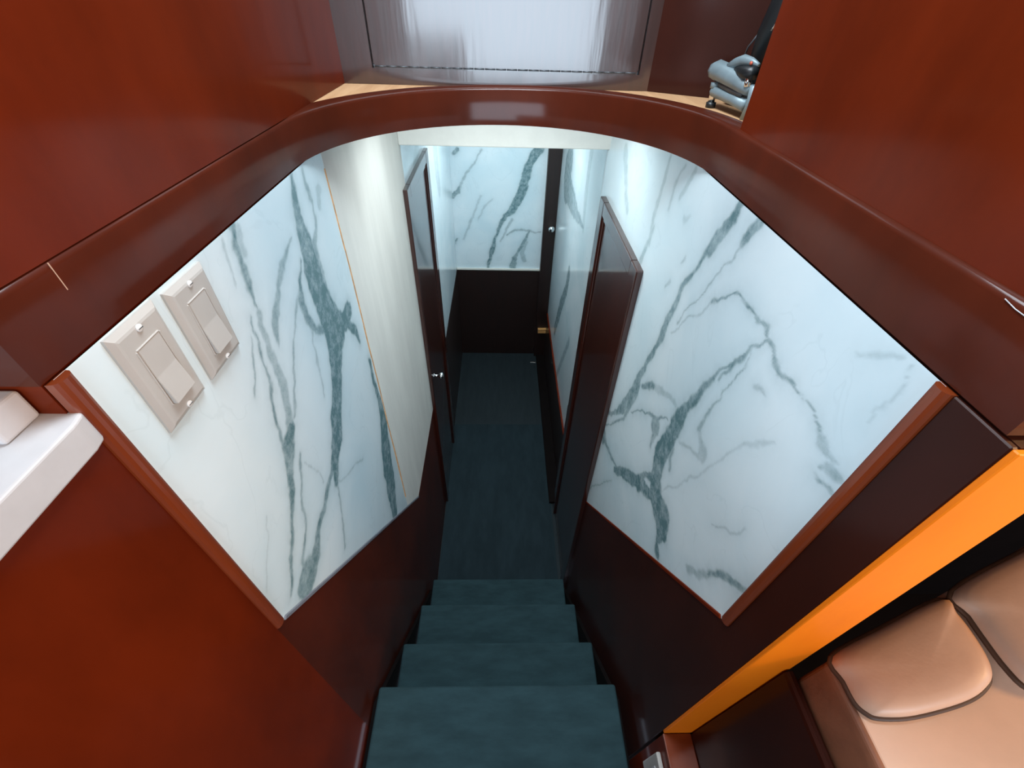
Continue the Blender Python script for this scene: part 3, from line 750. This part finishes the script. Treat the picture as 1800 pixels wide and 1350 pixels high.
# ================================================================ hatch in the front panel
hd = empty('cabinet_hatch', (0.01, YP, HZ0))
tag(hd, 'polished dark wood hatch door reflecting daylight above the curved rim', 'hatch')
box('hatch_panel', HX0, HX1, YP + 0.0005, YP + 0.019, HZ0 + 0.003, HZ1, M['mahogany_panel'], hd, bevel=0.001, seg=1)
hl = box('hinge_leaf', HX0 + 0.003, HX1 - 0.003, YP - 0.0002, YP + 0.0006, HZ0 - 0.004, HZ0 + 0.004, M['mahogany_panel'], hd)
nk = 24
for k in range(nk):
    xa = HX0 + 0.004 + (HX1 - HX0 - 0.008) * k / nk
    xb = HX0 + 0.004 + (HX1 - HX0 - 0.008) * (k + 1) / nk - 0.0012
    tube('hinge_knuckle', [(xa, YP - 0.0005, HZ0), (xb, YP - 0.0005, HZ0)], 0.0015, M['hinge'], hd, 8).parent = hl

# ================================================================ counter on the left
cpoly = [(-1.15, -1.9), (-0.3265, -1.9), (-0.3265, 0.232), (-0.329, 0.243), (-0.3355, 0.2495), (-0.345, 0.2515), (-0.3755, 0.2515), (-0.3755, 0.2425), (-1.15, 0.2425)]
tag(prism('countertop', cpoly, 'Z', -0.2870, -0.2555, M['counter'], bevel=0.0025, seg=3), 'white stone countertop with rounded corner at the left edge', 'countertop')
tag(box('upstand', -0.95, -0.3575, 0.2100, 0.2422, -0.2553, -0.2285, M['counter'], bevel=0.003, seg=3), 'white stone upstand block lying on the left countertop', 'upstand')

# ================================================================ partition, plate and settee on the right
pt = box('partition', 0.3540, 0.4110, -1.6, 0.1810, ZF - 0.04, -1.1720, M['mahogany'], bevel=0.001, seg=1)
tag(pt, 'low mahogany partition with an orange top beside the stairs', 'partition')
box('top_cap', 0.3525, 0.4125, -1.6, 0.1812, -1.1718, -1.1650, M['trim_wood'], pt, bevel=0.002)
ol = box('outlet_plate', 0.3440, 0.3538, 0.080, 0.158, -1.345, -1.215, M['plastic'], bevel=0.003)
tag(ol, 'pale plastic plate on the side of the low partition', 'plate')
box('insert', 0.3425, 0.3442, 0.100, 0.138, -1.315, -1.245, M['counter'], ol, bevel=0.0006, seg=1)

sf = empty('settee', (0.8, -0.4, ZS))
tag(sf, 'built-in settee with dark wooden side board and tan leather seat', 'sofa')
prof = [(0.4125, -1.40), (0.4125, -0.722), (0.4135, -0.716), (0.417, -0.713), (0.422, -0.713), (0.426, -0.716), (0.427, -0.722), (0.427, -1.40)]
prism('side_board', prof, 'Y', -0.9, 0.1785, M['mahogany_dark'], sf)


def seat_block(name, prof, y0, m, inset=0.0):
    """profile in XZ run from y0 back to the slanting far edge of the seat"""
    bm = bmesh.new()
    off = sf.location
    A = [bm.verts.new(Vector((x, y0, z)) - off) for x, z in prof]
    B = [bm.verts.new(Vector((x, 0.172 + (x - 0.433) * 0.38 - inset, z)) - off) for x, z in prof]
    n = len(prof)
    bm.faces.new(A)
    bm.faces.new(list(reversed(B)))
    for i in range(n):
        j = (i + 1) % n
        bm.faces.new((A[i], B[i], B[j], A[j]))
    return finish(bm, name, m, sf, False, 0.006, 3)


SL = 0.058 / 0.143


def zpl(x, d=0.0):
    return -0.6248 + (x - 0.4335) * SL + d


seat_block('seat_side', [(0.4300, -0.730), (0.4300, -0.650), (0.4330, -0.641), (0.4430, -0.641), (0.4430, -0.730)], -0.9, M['leather_side'])
seat_block('seat_pad', [(0.4345, -0.720), (0.4345, zpl(0.4345, -0.018)), (0.455, zpl(0.455, -0.0175)), (0.95, zpl(0.95, -0.0175)), (0.95, -0.720)], -0.9, M['leather_pad'])
box('plinth', 0.428, 0.95, -0.9, 0.17, ZS - 0.003, -0.731, M['dark_wood'], sf)


def cushion(name, outline, label, top=0.0):
    root = empty(name, (sum(p[0] for p in outline) / len(outline), sum(p[1] for p in outline) / len(outline), -0.64))
    tag(root, label, 'cushion', 'cushions on the settee')
    # subdivide the outline with a closed Catmull-Rom curve
    n = len(outline)
    O = []
    for i in range(n):
        p0, p1, p2, p3 = (Vector(outline[(i + k) % n]) for k in (-1, 0, 1, 2))
        for t in (0, 0.25, 0.5, 0.75):
            O.append(0.5 * ((2 * p1) + (p2 - p0) * t + (2 * p0 - 5 * p1 + 4 * p2 - p3) * t * t + (3 * p1 - p0 - 3 * p2 + p3) * t ** 3))
    c = Vector((root.location.x, root.location.y))
    off = root.location
    bm = bmesh.new()
    rings = []
    lay = [(0.985, -0.016), (1.0, -0.011), (0.995, -0.005), (0.965, 0.001), (0.90, 0.005), (0.78, 0.0085), (0.6, 0.0105), (0.35, 0.012)]
    for s, h in lay:
        rings.append([bm.verts.new(Vector((c.x + (p.x - c.x) * s, c.y + (p.y - c.y) * s, zpl(c.x + (p.x - c.x) * s, h + top))) - off) for p in O])
    m = len(O)
    for A, B in zip(rings, rings[1:]):
        for k in range(m):
            bm.faces.new((A[k], A[(k + 1) % m], B[(k + 1) % m], B[k]))
    ctr = bm.verts.new(Vector((c.x, c.y, zpl(c.x, 0.0125 + top))) - off)
    for k in range(m):
        bm.faces.new((rings[-1][k], rings[-1][(k + 1) % m], ctr))
    bm.faces.new(list(reversed(rings[0])))
    cv = finish(bm, 'cover', M['leather'], root, True)
    pp = [(c.x + (p.x - c.x) * 1.005, c.y + (p.y - c.y) * 1.005, zpl(c.x + (p.x - c.x) * 1.005, -0.0095 + top)) for p in O]
    tube('piping', pp + [pp[0]], 0.0034, M['piping'], root, 8, caps=False).parent = cv
    return root


cushion('seat_cushion', [(0.4345, 0.174), (0.4343, 0.1466), (0.4352, 0.1249), (0.441, 0.1144), (0.4494, 0.1093), (0.4751, 0.1071), (0.5088, 0.111), (0.5384, 0.1173), (0.5582, 0.1261), (0.5705, 0.1374), (0.577, 0.1566), (0.579, 0.1834), (0.578, 0.204), (0.574, 0.222), (0.50, 0.1985)],
        'tan leather cushion with rounded corners and dark piping beside the stairs')
cushion('seat_cushion', [(0.5905, 0.2285), (0.5885, 0.198), (0.5875, 0.1695), (0.588, 0.1418), (0.594, 0.122), (0.62, 0.110), (0.70, 0.106), (0.78, 0.120), (0.80, 0.16), (0.80, 0.30), (0.69, 0.265)],
        'tan leather cushion at the right edge of the picture', 0.004)

# ================================================================ clamp and black case in the niche
cb = empty('clamp_bracket', (0.41, 0.92, -0.1585))
tag(cb, 'grey cast metal clamp bracket standing on the plywood ledge', 'clamp')
tube('jaw', [(0.3950, 0.9935, -0.1033), (0.3958, 0.9900, -0.1031), (0.3982, 0.9789, -0.1012), (0.4044, 0.948, -0.1035), (0.4108, 0.9161, -0.1072), (0.4164, 0.8878, -0.1132), (0.4195, 0.8725, -0.1174)], [0.006, 0.013, 0.0165, 0.0160, 0.0155, 0.0125, 0.008], M['grey_cast'], cb, 8)
tube('jaw_tip', [(0.4049, 0.9455, -0.0935), (0.408, 0.9302, -0.0850), (0.4115, 0.9127, -0.0795), (0.4158, 0.8908, -0.0795), (0.4197, 0.8717, -0.0815)], [0.008, 0.0085, 0.0085, 0.0065, 0.003], M['grey_cast'], cb, 8)
tube('jaw_pad', [(0.4055, 0.923, -0.0930), (0.4090, 0.905, -0.0935), (0.4125, 0.888, -0.0945), (0.4160, 0.8700, -0.0930)], [0.003, 0.0085, 0.0110, 0.0095], M['black_plastic'], cb, 10)
tube('jaw_rib', [(0.4014, 0.955, -0.1185), (0.4090, 0.9162, -0.1215), (0.4150, 0.8851, -0.1240)], [0.006, 0.0075, 0.006], M['hinge'], cb, 8)
tube('lower_bar', [(0.3990, 0.9760, -0.1320), (0.4000, 0.9707, -0.1321), (0.4053, 0.9437, -0.1333), (0.4126, 0.9071, -0.1353), (0.4197, 0.8717, -0.1387)], [0.006, 0.0105, 0.0095, 0.0095, 0.0095], M['grey_cast'], cb, 8)
tube('bolt', [(0.3985, 0.9690, -0.1530), (0.3980, 0.9700, -0.1225)], 0.0060, M['chrome'], cb, 10)
tube('bolt_head', [(0.3982, 0.9700, -0.1275), (0.3980, 0.9705, -0.1185)], 0.0085, M['grey_cast'], cb, 6)
tube('foot', [(0.3990, 0.9680, -0.1585), (0.3988, 0.9685, -0.1495)], 0.0090, M['black_plastic'], cb, 12)
tube('bolt', [(0.4130, 0.8740, -0.1120), (0.4120, 0.8780, -0.0950)], 0.0052, M['chrome'], cb, 10)
tube('spindle', [(0.4195, 0.8651, -0.1583), (0.4200, 0.8608, -0.1359), (0.4190, 0.8581, -0.1080)], [0.0055, 0.0050, 0.0080], M['grey_cast'], cb, 10)
tube('red_dot', [(0.4115, 0.8819, -0.0805), (0.4105, 0.8812, -0.0803)], 0.0028, M['red_dot'], cb, 10)

bc = empty('black_case', (0.45, 0.97, -0.1585))
tag(bc, 'black plastic device leaning in the dark niche behind the clamp', 'device')
tube('body', [(0.450, 1.022, -0.1385), (0.453, 1.012, -0.1385), (0.467, 0.975, -0.1385), (0.490, 0.900, -0.1385), (0.494, 0.890, -0.1385)], [0.010, 0.0195, 0.0198, 0.0198, 0.010], M['black_plastic'], bc, 12)
tube('arm', [(0.470, 0.975, -0.125), (0.466, 0.965, -0.075), (0.465, 0.955, -0.045), (0.468, 0.945, -0.012), (0.476, 0.935, 0.05), (0.488, 0.925, 0.14)], [0.012, 0.020, 0.024, 0.026, 0.028, 0.028], M['black_plastic'], bc, 12)
tube('cable', [(0.4400, 0.985, -0.095), (0.4420, 0.980, -0.066), (0.4460, 0.962, -0.045)], 0.0016, M['hinge'], bc, 6)
tube('clip', [(0.4425, 0.915, -0.040), (0.4480, 0.912, -0.020)], 0.0014, M['chrome'], bc, 6)
